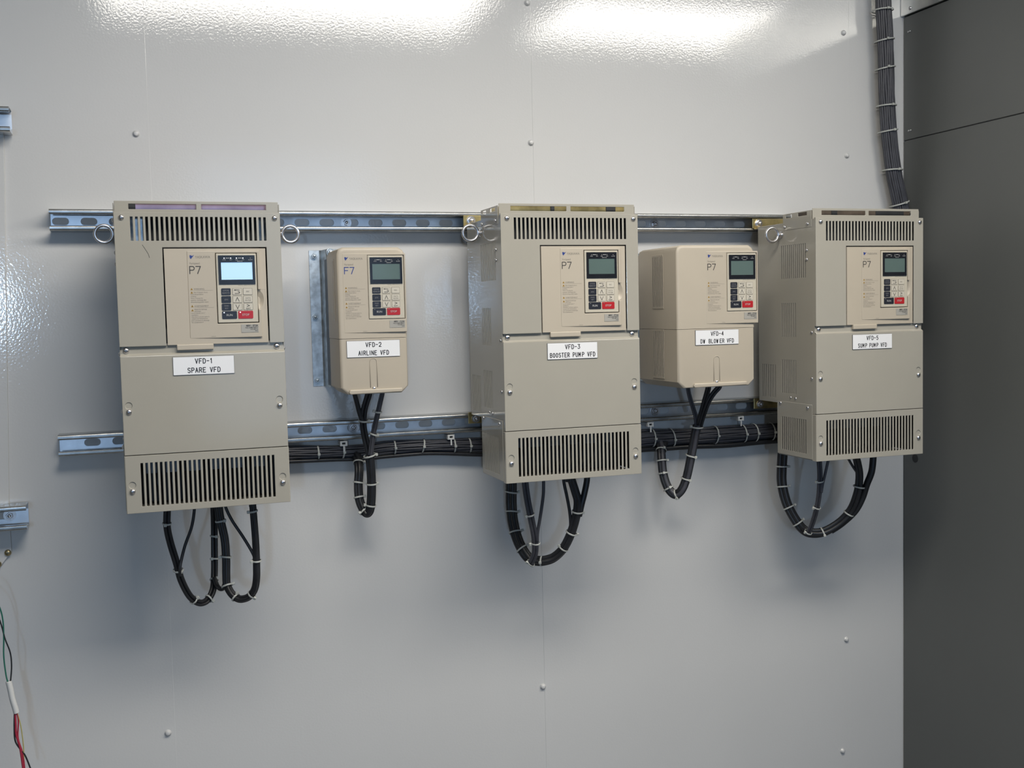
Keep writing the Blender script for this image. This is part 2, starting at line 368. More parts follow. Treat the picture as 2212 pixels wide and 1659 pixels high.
# ------------------------------------------------------------------ grey cabinet on the right
XC = 1.8932
gc = empty('grey_cabinet', (XC, 0, 0), 'tall dark grey steel cabinet side at the right edge', 'cabinet')
zs = .4837+ZO; zt = .782+ZO
mb = MB(); mb.box(0, .7, -.003, -.85, .0, zs-.001, 'grey'); mb.build('lower_panel', gc, .0012)
mb = MB(); mb.box(0, .7, -.003, -.85, zs+.001, zt, 'grey'); mb.build('upper_panel', gc, .0012)
mb = MB(); mb.box(.002, .69, -.01, -.84, zs-.0015, zs+.0015, 'dark'); mb.build('seam_gasket', gc)
for (py, dz) in ((-.0205, .7437), (-.0225, .5056)):
    mb = MB()
    for k in (0, -.0065): mb.lathe((0, py+k, dz+ZO), (-1, 0, 0), [(.0022, -.001), (.0022, .0022), (.0010, .003)], 'screw', 12)
    mb.build('rivet', gc)
mb = MB(); mb.lathe((-.0003, -.0463, -.2986+ZO), (-1, 0, 0), [(.0105, -.001), (.0105, .0004), (.009, .0006)], 'dark', 24); mb.build('black_plug', gc)
wy = empty('wireway', (XC-.006, 0, zt+.002), 'shiny galvanised wireway resting on top of the grey cabinet', 'wireway')
mb = MB(); mb.lid(-.85, -.001, 0, .15, [], -.002, .002, .30, 'bright', lambda u, v, w_: (w_, u, v)); mb.build('wireway_body', wy, .0015)
mb = MB(); mb.lathe((-.002, -.035, .012), (-1, 0, 0), [(.0045, -.001), (.0045, .001), (.003, .0025), (.0004, .003)], 'screw', 14); mb.build('screw', wy)

# ------------------------------------------------------------------ drives: the operator front shared by all five
def front_module(root, host, model, x, z, y, lit=False, right=.076, top=.004, amps='37.5A', thumb=False):
    """x, z: top left corner of the keypad recess; y: surface plane. Wedge slab rises towards the right."""
    x0 = x-.0445; k = .0040/(right+.0445); sh = lambda u: -k*(u-x0)
    R = right+x
    mb = MB()
    mb.lid(x0-.003, R, z-.1475, z+top, [(x, x+.0712, z-.1226, z)]+([(x+.0712, R+.01, z-.0988, z-.0643)] if thumb else []), y-.0003, .0042, y+.004, 'plas', lambda u, v, w_: (u, w_+(sh(u) if w_ < y else 0), v))
    mb.build('raised_face', host, .0009)
    ys = y-.00045
    # logo mark, brand, model
    mb = MB(); lx, lz = x-.0432, z-.0035
    mb.mesh([(a+lx, ys+sh(a+lx), b+lz) for a, b in ((0, 0), (.0032, 0), (.0040, -.0012), (.0068, 0), (.0075, 0), (.0022, -.0066), (.0006, -.0045))], [(0, 1, 2, 6), (2, 3, 4, 5), (2, 5, 6)], 'blue')
    mb.build('logo_mark', host)
    mb = MB(); mb.text('YASKAWA', x-.0338, z-.0087, .0062, 'ink2', ys, sx=.86, shear=sh, bold=.004); mb.build('brand_lettering', host)
    mb = MB(); mb.text('Varispeed', x-.0440, z-.0192, .0055, 'ink2', ys, sx=.8, shear=sh)
    mb.strokes(model, x-.0436, z-.0352, .0124, 'blue' if model == 'F7' else 'ink', ys, .00155, .62, .22, 'LEFT', sh); mb.build('model_lettering', host)
    # bilingual warning block
    mb = MB(); zz = z-.0595
    def tri(u, v): mb.mesh([(a, ys+sh(a), b) for a, b in ((u, v), (u+.0044, v), (u+.0022, v+.0038))], [(0, 1, 2)], 'amber'); mb.mesh([(a, ys-.0001+sh(a), b) for a, b in ((u+.0016, v+.0006), (u+.0028, v+.0006), (u+.0024, v+.0026), (u+.0020, v+.0026))], [(0, 1, 2, 3)], 'ink')
    def line(t, u, v, s=.0029): mb.text(t, u, v, s, 'ink2', ys, sx=.92, shear=sh)
    def rule(v): mb.mesh([(a, ys+sh(a), b) for a, b in ((x-.0385, v), (x-.0055, v), (x-.0055, v+.0003), (x-.0385, v+.0003))], [(0, 1, 2, 3)], 'ink2')
    u = x-.0440
    tri(u, zz-.0040); line('WARNING', u+.0058, zz-.0036, .0040); rule(zz-.0050)
    tri(u, zz-.0100)
    for i, t in enumerate(['Risk of electric shock.', 'Read manual before', 'installing.', 'Wait 5 minutes for', 'capacitor discharge after', 'disconnecting power supply.']):
        line(t, u+(.0056 if i == 0 else 0), zz-.0092-.0033*i)
    tri(u, zz-.0335); line('AVERTISSEMENT', u+.0058, zz-.0331, .0036); rule(zz-.0347)
    tri(u, zz-.0406)
    for i, t in enumerate(['Risque de décharge', 'électrique.', "Lire le manuel avant l'", 'installation.', 'Attendre 5 minutes après la', "coupure de l'alimentation,", 'pour permettre la décharge', 'des condensateurs.']):
        line(t, u+(.0056 if i < 2 else 0), zz-.0385-.0032*i)
    mb.build('warning_text', host)
    mb = MB(); mb.text('CIMR-P7', x-.012, z-.1457, .0022, 'ink2', ys, shear=sh); mb.build('small_print', host)
    # rating sticker
    mb = MB(); a0, a1, b1 = x+.0400, x+.0695, z-.1252
    mb.lid(a0, a1, b1-.0138, b1, [], y-.0009, .0005, y-.0004, 'silver', lambda u, v, w_: (u, w_+sh(u), v))
    for t, dv, s, bb in (('480V - '+amps, -.0037, .0044, .03), ('FULL COMPATIBILITY', -.0066, .0026, .02), ('FOR 480V CL', -.0094, .0026, .01), ('SERIES', -.0120, .0022, 0)):
        mb.text(t, a1-.0008, b1+dv, s, 'ink', y-.0011, 'RIGHT', .88, sh, bb)
    mb.build('rating_label', host)
    # keypad unit, set in the recess
    kp = MB(); yk = y-.0034
    kp.box(x, x+.0712, y+.003, y+.006, z-.1226, z, 'dark')
    kp.lid(x+.0011, x+.0700, z-.1213, z-.0010, [], yk, .003, y+.004, 'pad')
    kp = kp.build('keypad', root, .0010)
    g = MB(); dx0, dx1, dz1, dz0 = x+.0046, x+.0673, z-.0042, z-.0546
    lx0, lx1, lz1, lz0 = x+.0104, x+.0617, z-.0175, z-.0452
    g.lid(dx0, dx1, dz0, dz1, [(lx0-.0012, lx1+.0012, lz0-.0012, lz1+.0012)], yk-.0012, .0012, yk, 'blk')
    yd = yk-.00130
    for cx, tt in ((.0175, ('FWD', 'REV')), (.0385, ('SEQ', 'REF'))):
        u = x+cx
        g.lid(u-.0004+.0002, u+.0066, dz1-.0052, dz1-.0042, [], yd-.0002, .0002, yd, 'inkw')
        for dd in (-.0026, .0086): g.lathe((u+dd, yd+.0001, dz1-.0049), (0, -1, 0), [(.0009, 0), (.0009, .0003)], 'led' if lit else 'inkl', 10)
        g.text(tt[0], u-.0026, dz1-.0085, .0024, 'inkw', yd, 'CENTER'); g.text(tt[1], u+.0090, dz1-.0085, .0024, 'inkw', yd, 'CENTER')
    g.text('REMOTE', x+.0415, dz1-.0112, .0024, 'inkw', yd, 'CENTER'); g.text('ALARM', x+.0598, dz1-.0085, .0024, 'inkw', yd, 'CENTER')
    g.lathe((x+.0598, yd+.0001, dz1-.0049), (0, -1, 0), [(.0008, 0), (.0008, .0003)], 'inkl', 10)
    g.build('display_bezel', kp, .0002)
    g = MB(); g.box(lx0-.0012, lx1+.0012, yk-.0002, yk-.0001, lz0-.0012, lz1+.0012, 'lcdon' if lit else 'lcd'); o = g.build('lcd_screen', kp)
    if lit: o['label'] = 'pale blue glowing screen'
    else: o['label'] = 'unlit grey green screen'
    g = MB(); g.text('DIGITAL OPERATOR JVOP-160', x+.0672, z-.0573, .0022, 'ink2', yk-.0001, 'RIGHT'); g.build('model_text', kp)
    def key(u0, u1, v1, v0, m, legend, light=None, dk=False):
        g = MB(); a, b, c, d = x+u0, x+u1, z+v0, z+v1
        if m == 'key':
            g.rrect(a, b, c, d, .0011, yk-.0004, yk, 'ink2'); g.rrect(a+.0006, b-.0006, c+.0006, d-.0006, .0007, yk-.0008, yk, 'key')
        else: g.rrect(a, b, c, d, .0017, yk-.0008, yk, m)
        yt = yk-.00095; cx, cz = (a+b)/2, (c+d)/2
        for t in legend:
            if t[0] == 'T': g.text(t[1], cx+t[2], cz+t[3], t[4], t[5], yt, 'CENTER', 1, None, .01)
            if t[0] == 'P':
                for p, q in zip(t[1], t[1][1:]):
                    p = Vector((cx+p[0], cz+p[1])); q = Vector((cx+q[0], cz+q[1])); dd = (q-p).normalized(); e = Vector((-dd.y, dd.x))*t[2]/2; p = p-dd*t[2]*.4; q = q+dd*t[2]*.4
                    g.face([(v.x, yt, v.y) for v in (p-e, q-e, q+e, p+e)], 'ink')
        if light: g.lathe((a+.0035, yk-.0008, d-.0024), (0, -1, 0), [(.0010, 0), (.0010, .0004), (.0004, .0007)], 'led' if lit else 'inkl', 12)
        g.build('key', kp)
    c1, c2, c3 = (.0078, .0240), (.0268, .0430), (.0452, .0614)
    r1, r2, r3, r4 = (-.0613, -.0733), (-.0748, -.0868), (-.0880, -.1000), (-.1012, -.1147)
    key(*c1, *r1, 'navy', [('T', 'LOCAL', 0, .0010, .0034, 'inkl'), ('T', 'REMOTE', 0, -.0034, .0034, 'inkl')])
    key(*c2, *r1, 'key', [('T', 'MENU', 0, .0014, .0036, 'ink'), ('P', [(-.0035, -.0032), (.0030, -.0032), (.0042, -.0022), (.0042, -.0008), (.0015, -.0002)], .0010)])
    key(*c3, *r1, 'key', [('T', 'ESC', 0, -.0013, .0036, 'ink2')])
    key(*c1, *r2, 'navy', [('T', 'JOG', 0, -.0013, .0034, 'inkl')])
    key(*c2, *r2, 'key', [('P', [(-.0030, -.0034), (0, .0034), (.0030, -.0034)], .0009)])
    key(*c3, *r2, 'key', [('T', 'DATA', 0, .0008, .0034, 'ink2'), ('T', 'ENTER', 0, -.0032, .0034, 'ink2')])
    key(*c1, *r3, 'navy', [('T', 'FWD', 0, .0008, .0034, 'inkl'), ('T', 'REV', 0, -.0034, .0034, 'inkl')])
    key(*c2, *r3, 'key', [('P', [(-.0030, .0034), (0, -.0034), (.0030, .0034)], .0009)])
    key(*c3, *r3, 'key', [('P', [(-.0022, .0038), (.0022, .0018), (-.0022, 0)], .0009), ('T', 'RESET', 0, -.0042, .0030, 'ink')])
    key(.0078, .0333, *r4, 'navy', [('T', 'RUN', 0, -.0018, .0052, 'inkw')], True)
    key(.0355, .0612, *r4, 'red', [('T', 'STOP', 0, -.0018, .0052, 'inkw')], True)

def nameplate(root, x0, x1, z0, z1, y, l1, l2, sx2, lab):
    mb = MB(); mb.box(x0, x1, y-.0014, y, z0, z1, 'platek'); mb.box(x0+.0004, x1-.0004, y-.0018, y-.0014, z0+.0004, z1-.0004, 'plate')
    n = mb.build('nameplate', root)
    n['label'] = lab
    H = z1-z0; cx = (x0+x1)/2; mb = MB(); h = H*.255
    mb.strokes(l1, cx, z0+H*.615, h, 'platek', y-.00185, h*.18, .50, .31); mb.strokes(l2, cx, z0+H*.12, h, 'platek', y-.00185, h*.18, sx2*.86, .30)
    mb.build('engraved_lettering', n)

# ------------------------------------------------------------------ tall metal drives
W = .279; D = .293
def eyebolt(root, x, sg, off=.0285, y=-.163, z=-.0275):
    mb = MB(); R, r = .0153, .0031; c = Vector((x+sg*off, y, z)); k_ = max(.2, (off-.0180)/.0105)
    mb.tube([c+Vector((R*math.cos(2*PI*k/36), 0, R*math.sin(2*PI*k/36))) for k in range(36)], r, 'screw', 10, True)
    mb.lathe((x, y, z), (sg, 0, 0), [(a_, h_*k_) for a_, h_ in ((.0078, 0), (.0078, .003), (.0055, .0035), (.0055, .006), (.0070, .0065), (.0070, .0085), (.0045, .0095), (.0042, .0115))], 'screw', 18)
    mb.build('eyebolt', root)
def drive(x, zt_, sx, label, np1, np2, sx2, npbox, lit, eyes, back=.066, dx=0):
    root = empty('variable_frequency_drive', (x, 0, zt_+ZO), label, 'motor drive', 'tall beige metal motor drives'); root.scale = (sx, 1, 1)
    side = lambda X: (lambda u, v, w_: (w_, -u, v))
    sg_m = [(a, a+.0032) for a in [.1618+.00755*i for i in range(13)]]
    g1 = [(a, b, -.1245, -.0515) for a, b in sg_m]
    g2 = [(a, a+.003, -.252, -.178) for a in [.1618+.0074*i for i in range(8)]]
    g3 = [(a, a+.003, -.3765, -.3025) for a in [.1618+.0074*i for i in range(8)]]
    g4 = [(a, a+.003, -.3895, -.3155) for a in [.0800+.0075*i for i in range(8)]]
    g5 = [(a, a+.0032, -.503, -.4295) for a in [.1628+.0075*i for i in range(13)]]
    # rear housing around the heat sink
    mb = MB()
    for X, t in ((.0006, .0015), (W-.0006, -.0015)):
        mb.lid(back, .1482, -.400, -.0025, g4, X, t, X+t, 'beige', side(X))
    mb.box(.002, W-.002, -back-.0005, -.148, -.400, -.3985, 'beige')
    mb.build('heat_sink_housing', root, .0004, 1)
    # galvanised / chromate mounting flanges at top and bottom, on the rails
    mb = MB(); mb.box(.0, W, -.0440, -.0420, -.004, .0185, 'chrom' if lit != 1 else 'pinkchrom');mb.box(.004, W-.004, -back-.002, -.044, -.006, -.003, 'chrom' if lit != 1 else 'pinkchrom')
    o = mb.build('mounting_flange', root, .0008); o['label'] = 'yellow zinc mounting flange' if lit != 1 else 'pinkish zinc mounting flange'
    for bx in (.016, W-.016): hexbolt(root, bx, -.044, .0075, .0070, 'screw', 1.4, .007)
    mb = MB(); mb.box(.0, W, -.0440, -.0420, -.422, -.398, 'chrom'); mb.build('mounting_flange', root, .0008)
    for bx in (.016, W-.016): hexbolt(root, bx, -.044, -.4115, .0065, 'screw', 1.4, .006)
    mb = MB(); fc = {1: 'pinkchrom', 0: 'chrom', 2: 'brown'}[lit]
    mb.box(.012, W-.012, -.264, -.200, -.0015, .0178, fc)
    for a, b2 in {1: ((.012, .036), (.137, .142)), 0: ((.110, .118), (.225, .245)), 2: ((.060, .075), (.175, .250))}[lit]: mb.box(a, b2, -.2655, -.264, -.0015, .0178, 'dark')
    mb.build('fan_bracket', root, .0006, 1)
    # finned heat sink core (seen through the vents)
    mb = MB(); mb.box(.012, W-.012, -back, -.140, -.392, -.010, 'fins')
    for i in range(18): mb.box(.016+i*.0142, .0195+i*.0142, -.140, -.152, -.392, -.010, 'fins')
    mb.build('heat_sink', root)
    # front half of the chassis
    for X, t in ((0, .0015), (W, -.0015)):
        mb = MB(); mb.lid(.1485, D-.006, -.4155, -.0025, g1+g2+g3, X, t, X+t, 'beige', side(X)); mb.build('side_panel', root, .0004, 1)
    mb = MB(); mb.box(.0045, W-.0045, -.245, -.255, -.398, -.060, 'dark'); mb.box(.010, W-.010, -.158, -.160, -.398, -.006, 'dark'); e0 = .048 if lit == 1 else .0035; e1 = .036 if lit == 1 else .0035; mb.box(e0, W-e1, -.262, -.264, -.225, -.003, 'dark'); mb.box(.004, e0, -.250, -.251, -.057, -.003, 'galv'); mb.box(W-e1, W-.004, -.250, -.251, -.057, -.003, 'galv'); mb.box(.0035, W-.0035, -.264, -D+.002, -.0035, -.002, 'dark')  # black sheets stand for shade inside; end plates added to mirror blue daylight
    for X in (.0035, W-.0045): mb.box(X, X+.001, -.150, -.284, -.398, -.004, 'dark'); mb.box(X, X+.001, -back-.002, -.147, -.396, -.31, 'dark'); mb.box(X, X+.001, -.148, -.276, -.510, -.42, 'dark')
    mb.build('vent_shade_lining', root)
    # upper cover with vent slots and the door opening
    slots = [(.0262+.00828*i, .0262+.00828*i+.0043, -.0488, -.0080) for i in range(28)]
    mb = MB(); dr = (.0768, .2535, -.229, -.0600)
    mb.lid(0, W, -.2285, 0, slots+[dr], -D, .0018, -D+.006, 'beige'); mb.build('upper_cover', root, .0011)
    for a, b in ((.0125, -.0092), (W-.0095, -.0092)): screw(root, a, -D, b)
    # top cover with long openings
    yt_ = -D+.013; mb = MB()
    mb.lid(.0013, W-.0013, -.004, .0200, [(.0245, .1365, .0060, .0150), (.1453, .2565, .0060, .0150)], yt_, .0015, yt_+.0015, 'beige')
    for X, t in ((.0013, .0015), (W-.0013, -.0015)):
        mb.lid(.171, -yt_-.0015, -.019 if X < .1 else 0, .0165, [(.182, .2055, .0070, .0140), (.229, .262, .0070, .0140)], X-(.0022 if X < .1 else -.0022), t, X-(.0022 if X < .1 else -.0022)+t, 'beige', side(X))
    mb.build('top_cover', root, .0006, 1)
    for a in (.178, .2645): screw(root, -.0009, -a, -.0117, .0038, 'screw', (-1, 0, 0))
    for a, b in ((.2603, -.0668), (.2603, -.0866), (.2772, -.2415), (.2768, -.3398)): screw(root, 0, -a, b, .0036, 'screw', (-1, 0, 0))
    for a, b in ((.1962, -.3853), (.2156, -.3862)): screw(root, 0, -a, b, .0030, 'screw', (-1, 0, 0))
    for a, b in ((.2772, -.2395), (.2768, -.3398)): screw(root, W, -a, b, .0034, 'screw', (1, 0, 0))
    # plastic door with raised operator face
    mb = MB(); yd = -D+.0006
    kx, kz = .1645, -.0702
    tr = (kx+.0712, kx+.0835, -.1690, -.1345)
    mb.lid(.0790, .2512, -.2278, -.0622, [(kx-.0475, kx+.0755, kz-.1460, kz+.003), tr], yd, .003, yd+.008, 'plas')
    mb.box(kx-.048, kx+.076, yd+.004, yd+.0045, kz-.147, kz+.004, 'plas')
    cz = (tr[2]+tr[3])/2; Rr = .0163
    arcp = [(tr[0]+.0002+Rr*.60*math.cos(a), cz+Rr*math.sin(a)) for a in [PI/2-PI*k/18 for k in range(19)]]
    xr = tr[0]+.0002
    mb.face([(xr, yd, tr[3]), (tr[1], yd, tr[3]), (tr[1], yd, tr[2]), (xr, yd, tr[2])]+[(u, yd, v) for u, v in reversed(arcp)], 'plas')
    ctr = (xr, yd+.0065, cz-.002)
    for p, q in zip(arcp, arcp[1:]): mb.face([(p[0], yd, p[1]), (q[0], yd, q[1]), ctr], 'plas', True)
    door = mb.build('door_panel', root, .0010)
    front_module(root, door, 'P7', kx, kz, yd, lit == 1, amps='37.5A', thumb=True)
    mb = MB(); mb.box(.094, .156, -D-.0012, -D+.010, -.2372, -.2276, 'plas'); mb.build('latch_tab', root, .0012)
    # terminal cover: bent top flange, front sheet, keyhole recesses
    mb = MB(); fx = [(0, -.4148), (W, -.4148)]
    keyh = []
    mb.lid(0, W, -.4148, -.2450, [], -D, .0018, -D+.006, 'beige', dimples=[(.0105, -.3295, .0058, .0014), (W-.0125, -.3302, .0058, .0014)])
    mb.mesh([(0, -D, -.2450), (W, -D, -.2450), (W-.001, -D+.0055, -.2412), (.001, -D+.0055, -.2412), (W-.003, -D+.0060, -.2250), (.003, -D+.0060, -.2250)], [(0, 1, 2, 3), (3, 2, 4, 5)], 'beige')
    mb.build('terminal_cover', root, .0011)
    mb = MB(); mb.box(.004, W-.004, -D+.0075, -D+.009, -.245, -.2, 'dark'); mb.build('inner_shield', root)
    for a in (.0100, W-.0135): screw(root, a, -D+.006, -.2352, .0053)
    # conduit box
    vs = [(.0252+.0080*i, .0252+.0080*i+.0041, -.5045, -.4295) for i in range(29)]
    mb = MB(); mb.lid(0, W, -.5160, -.4160, vs, -D, .0016, -D+.014, 'beige', dimples=[(.0105, -.4668, .0058, .0014), (W-.0120, -.4690, .0058, .0014)])
    mb.build('conduit_box_front', root, .0011)
    mb = MB()
    for X, t in ((-.0016, .0015), (W+.0016, -.0015)):
        mb.lid(.1445, D-.0135, -.5135, -.3955, g5, X, t, X+t, 'beige', side(X))
        mb.lid(D-.0142, D-.0005, -.516, -.4165, [], X*.5+(W*.25 if 0 else 0) if X < .1 else X-.0008, t, (X*.5 if X < .1 else X-.0008)+t, 'beige', side(X))
    mb.box(.001, W-.001, -.1445, -D+.002, -.5155, -.5140, 'beige'); mb.box(.001, W-.001, -.1445, -.1460, -.514, -.400, 'beige')
    mb.build('conduit_box', root, .0006, 1)
    mb = MB(); mb.box(.008, W-.008, -.200, -.202, -.512, -.425, 'dark')
    for i in range(6): mb.box(.03+.038*i, .052+.038*i, -.240, -.202, -.455, -.428, 'fins')
    for i in range(7): mb.tube([(.05+.026*i, -.235, -.456), (.055+.025*i, -.232, -.485), (.06+.022*i, -.22, -.5138)], .0042, 'cab', 8)
    mb.build('terminal_block', root)
    for a, b in ((.158, -.3998), (.2628, -.4030)): screw(root, -.0016, -a, b, .0038, 'screw', (-1, 0, 0))
    # keyhole dimples and their screws on the two front sheets
    for a, b in ((.0105, -.3295), (W-.0125, -.3302), (.0105, -.4668), (W-.0120, -.4690)):
        screw(root, a, -D, b-.0108, .0049)
    nameplate(root, npbox[0], npbox[1], -.2804, -.2487, -D, np1, np2, sx2, 'white engraved nameplate reading %s %s' % (np1, np2))
    if lit == 1:
        mb = MB(); mb.tube(spline([(.0445, -D-.0001, -.0555), (.0490, -D-.0001, -.0630), (.0530, -D-.0001, -.0700), (.0555, -D-.0001, -.0775)]), .00035, 'ink', 6); mb.build('scratch_mark', root)
    for e in eyes: eyebolt(root, 0 if e < 0 else W, e, {(1, -1): .0200, (1, 1): .0345, (0, -1): .0205, (2, -1): .0235}[(lit, e)])
    return root
drive(.0575, .2696, .993, 'tall beige motor drive with a glowing screen, plate VFD-1 SPARE VFD, leftmost', 'VFD-1', 'SPARE VFD', .58, (.0862, .1898), 1, (-1, 1))
drive(.7455, .2722, 1.022, 'tall beige motor drive with plate VFD-3 BOOSTER PUMP VFD, in the middle', 'VFD-3', 'BOOSTER PUMP VFD', .50, (.0868, .1892), 0, (-1,), back=.066)
drive(1.4405, .2690, .978, 'tall beige motor drive with plate VFD-5 SUMP PUMP VFD, beside the grey cabinet', 'VFD-5', 'SUMP PUMP VFD', .48, (.0915, .1945), 2, (-1,))

# ------------------------------------------------------------------ small plastic drives
def small_drive(x0, x1, z0, z1, d, cr, label, np1, np2, sx2, npb, model, kx, kz, bracket_y, lowright, groove_x, tall):
    """x0..x1, z0..z1 outer size; d depth of the front face; cr corner rounding"""
    root = empty('compact_drive', (x0, -bracket_y, z0+ZO), label, 'motor drive', 'compact beige plastic motor drives')
    ox, oz = x0, z0; yb = bracket_y
    def loc(u, y, v): return (u-ox, -y+yb, v-oz)
    zs_ = .0415
    def loft(name, poly_fn, secs, m='plas'):
        mb = MB(); rings = []
        for y, ix, iz in secs: rings.append([loc(u, y, v) for u, v in poly_fn(ix, iz)])
        n = len(rings[0]); vs = [p for r in rings for p in r]; fs = []
        for i in range(len(rings)-1): fs += [(i*n+k, i*n+(k+1) % n, (i+1)*n+(k+1) % n, (i+1)*n+k) for k in range(n)]
        fs += [tuple(range(n)), tuple(range(len(rings)*n-1, (len(rings)-1)*n-1, -1))]
        mb.mesh(vs, fs, m, True); o = mb.build(name, root)
        e = o.modifiers.new('split', 'EDGE_SPLIT'); e.split_angle = math.radians(32)
        return o
    ch = .013
    up = lambda ix, iz: [(x0+ix, zs_+.0003), (x1-ix, zs_+.0003), (x1-ix, z1-ch-iz*.6), (x1-ix-.005, z1-.005-iz*.8), (x1-ch-ix*.7, z1-iz), (x0+ch*.9+ix*.55, z1-iz), (x0+.004+ix, z1-.004-iz*.8), (x0+ix, z1-ch-iz*.6)]
    xr = lowright
    lo = lambda ix, iz: [(x0+ix, zs_-.0003), (xr-ix*.5, zs_-.0003), (xr-ix*.5, z0+ch+iz*.5), (xr-ch-ix*.4, z0+iz), (x0+ch*1.1+ix*.7, z0+iz), (x0+ix, z0+ch+iz*.5)]
    q = [(1-math.cos(a), math.sin(a)) for a in [PI/2*k/6 for k in range(7)]]
    yside = d-cr*.75
    yk_ = .056 if tall else d*.42
    secs = [(yk_, 0, 0), (yside, 0, 0)]+[(yside+(d-yside)*b, cr*a, .0072*a) for a, b in q[1:]]
    body = loft('body', up, secs)
    secs2 = [(yk_, .0004, 0), (yside, .0004, 0)]+[(yside+(d-.0008-yside)*b, .0004+cr*a, .0025*a) for a, b in q[1:]]
    cover = loft('terminal_cover', lo, secs2)
    # heat sink behind
    mb = MB()
    for u0, u1, y0, y1, v0, v1 in [(x0+.006, x1-.006, bracket_y+.0005, yk_+.002, z0+.010, z1-.012)]:
        a = loc(u0, y0, v0); b = loc(u1, y1, v1); mb.box(a[0], b[0], a[1], b[1], a[2], b[2], 'fins')
    for i in range(6):
        a = loc(x0+.002, d*.42-.002, z0+.014+i*.002); 
    for sgn, xx in ((-1, x0+.0055), (1, x1-.0055)):
        for i in range(0 if tall else 7):
            yy = bracket_y+.004+i*(d*.42-bracket_y-.008)/6.5
            a = loc(xx, yy, z0+.012); b = loc(xx+sgn*.005, yy+.003, z1-.016); mb.box(a[0], b[0], a[1], b[1], a[2], b[2], 'fins')
    mb.build('heat_sink', root)
    # side vents: slatted panels on the left side, black sheet behind stands for shade
    if tall: vents = [(.126, .178, .085, .199, 7), (.126, .178, -.064, .041, 7)]
    else: vents = [(.150, .166, .075, .195, 2)]
    for (ya, ybb, va, vb, n) in vents:
        mb = MB(); pit = (ybb-ya)/n; a = loc(x0, 0, 0)[0]
        hs = [(ya+pit*(i+.32), ya+pit*(i+.72), va+.004, vb-.004) for i in range(n)]
        mb.lid(ya, ybb, va, vb, hs, a-.0012, .001, a-.0002, 'plas', lambda u, v, w_: (w_, -u+yb, v-oz))
        mb.box(a-.00025, a+.001, -ya+yb-.001, -ybb+yb+.001, va-oz+.001, vb-oz-.001, 'dark'); 
        mb.build('side_vent', root, .0003, 1)
    # front operator module (shared), placed in the root's frame
    host = MB(); host.box(kx-.044-ox, kx+.070-ox, -d+yb+.003, -d+yb+.0048, kz-.145-oz, kz+.003-oz, 'plas'); host = host.build('operator_face', root)
    front_module(root, host, model, kx-ox, kz-oz, -d+yb, False, right=.0738 if not tall else .0735, top=.0035, amps='12.5A' if not tall else '27.5A')
    # terminal cover details: locating groove rim, screw, bottom lip
    yc = -d+yb+.0006; mb = MB(); gx = groove_x-ox; zt1 = .003 if not tall else -.0165; zb_ = z0+.0125
    P = [(gx-.0068, yc, zb_-oz)]+[(gx+.0068*math.cos(a), yc, zt1-.0070-oz+.0070*math.sin(a)) for a in [PI-PI*k/10 for k in range(11)]]+[(gx+.0068, yc, zb_-oz)]
    mb.tube(P, .0008, 'plas', 8); mb.build('groove_rim', root)
    g = screw(root, gx, yc+.0004, z0+.0105-oz, .0036)
    mb = MB(); a0, a1 = x0+.017+(.020 if tall else 0), xr-.0125-(.008 if tall else 0)
    mb.prism([(a0-ox, .0092), (a1-ox, .0092), (a1-ox-.0005, .0020), (a0-ox+.0005, .0005), (a0-ox-.002, .004)], yc-.0042, yc+.006, 'plas'); mb.build('bottom_lip', root, .0016)
    nameplate(root, npb[0]-ox, npb[1]-ox, npb[2]-oz, npb[3]-oz, -d+yb+.0008, np1, np2, sx2, 'white engraved nameplate reading %s %s' % (np1, np2))
    return root
small_drive(.4490, .5815, -.0655, .2150, .197, .0065, 'compact narrow beige motor drive with plate VFD-2 AIRLINE VFD on a galvanised bracket', 'VFD-2', 'AIRLINE VFD', .52, (.4627, .5660, .0055, .0373), 'F7', .5068, .1998, .0435, .5812, .5134, False)
small_drive(1.1430, 1.3265, -.0815, .2150, .238, .0065, 'compact wide beige motor drive with plate VFD-4 DW BLOWER VFD', 'VFD-4', 'DW BLOWER VFD', .52, (1.1845, 1.2866, .0074, .0385), 'P7', 1.2588, .1985, .0435, 1.3250, 1.2345, True)

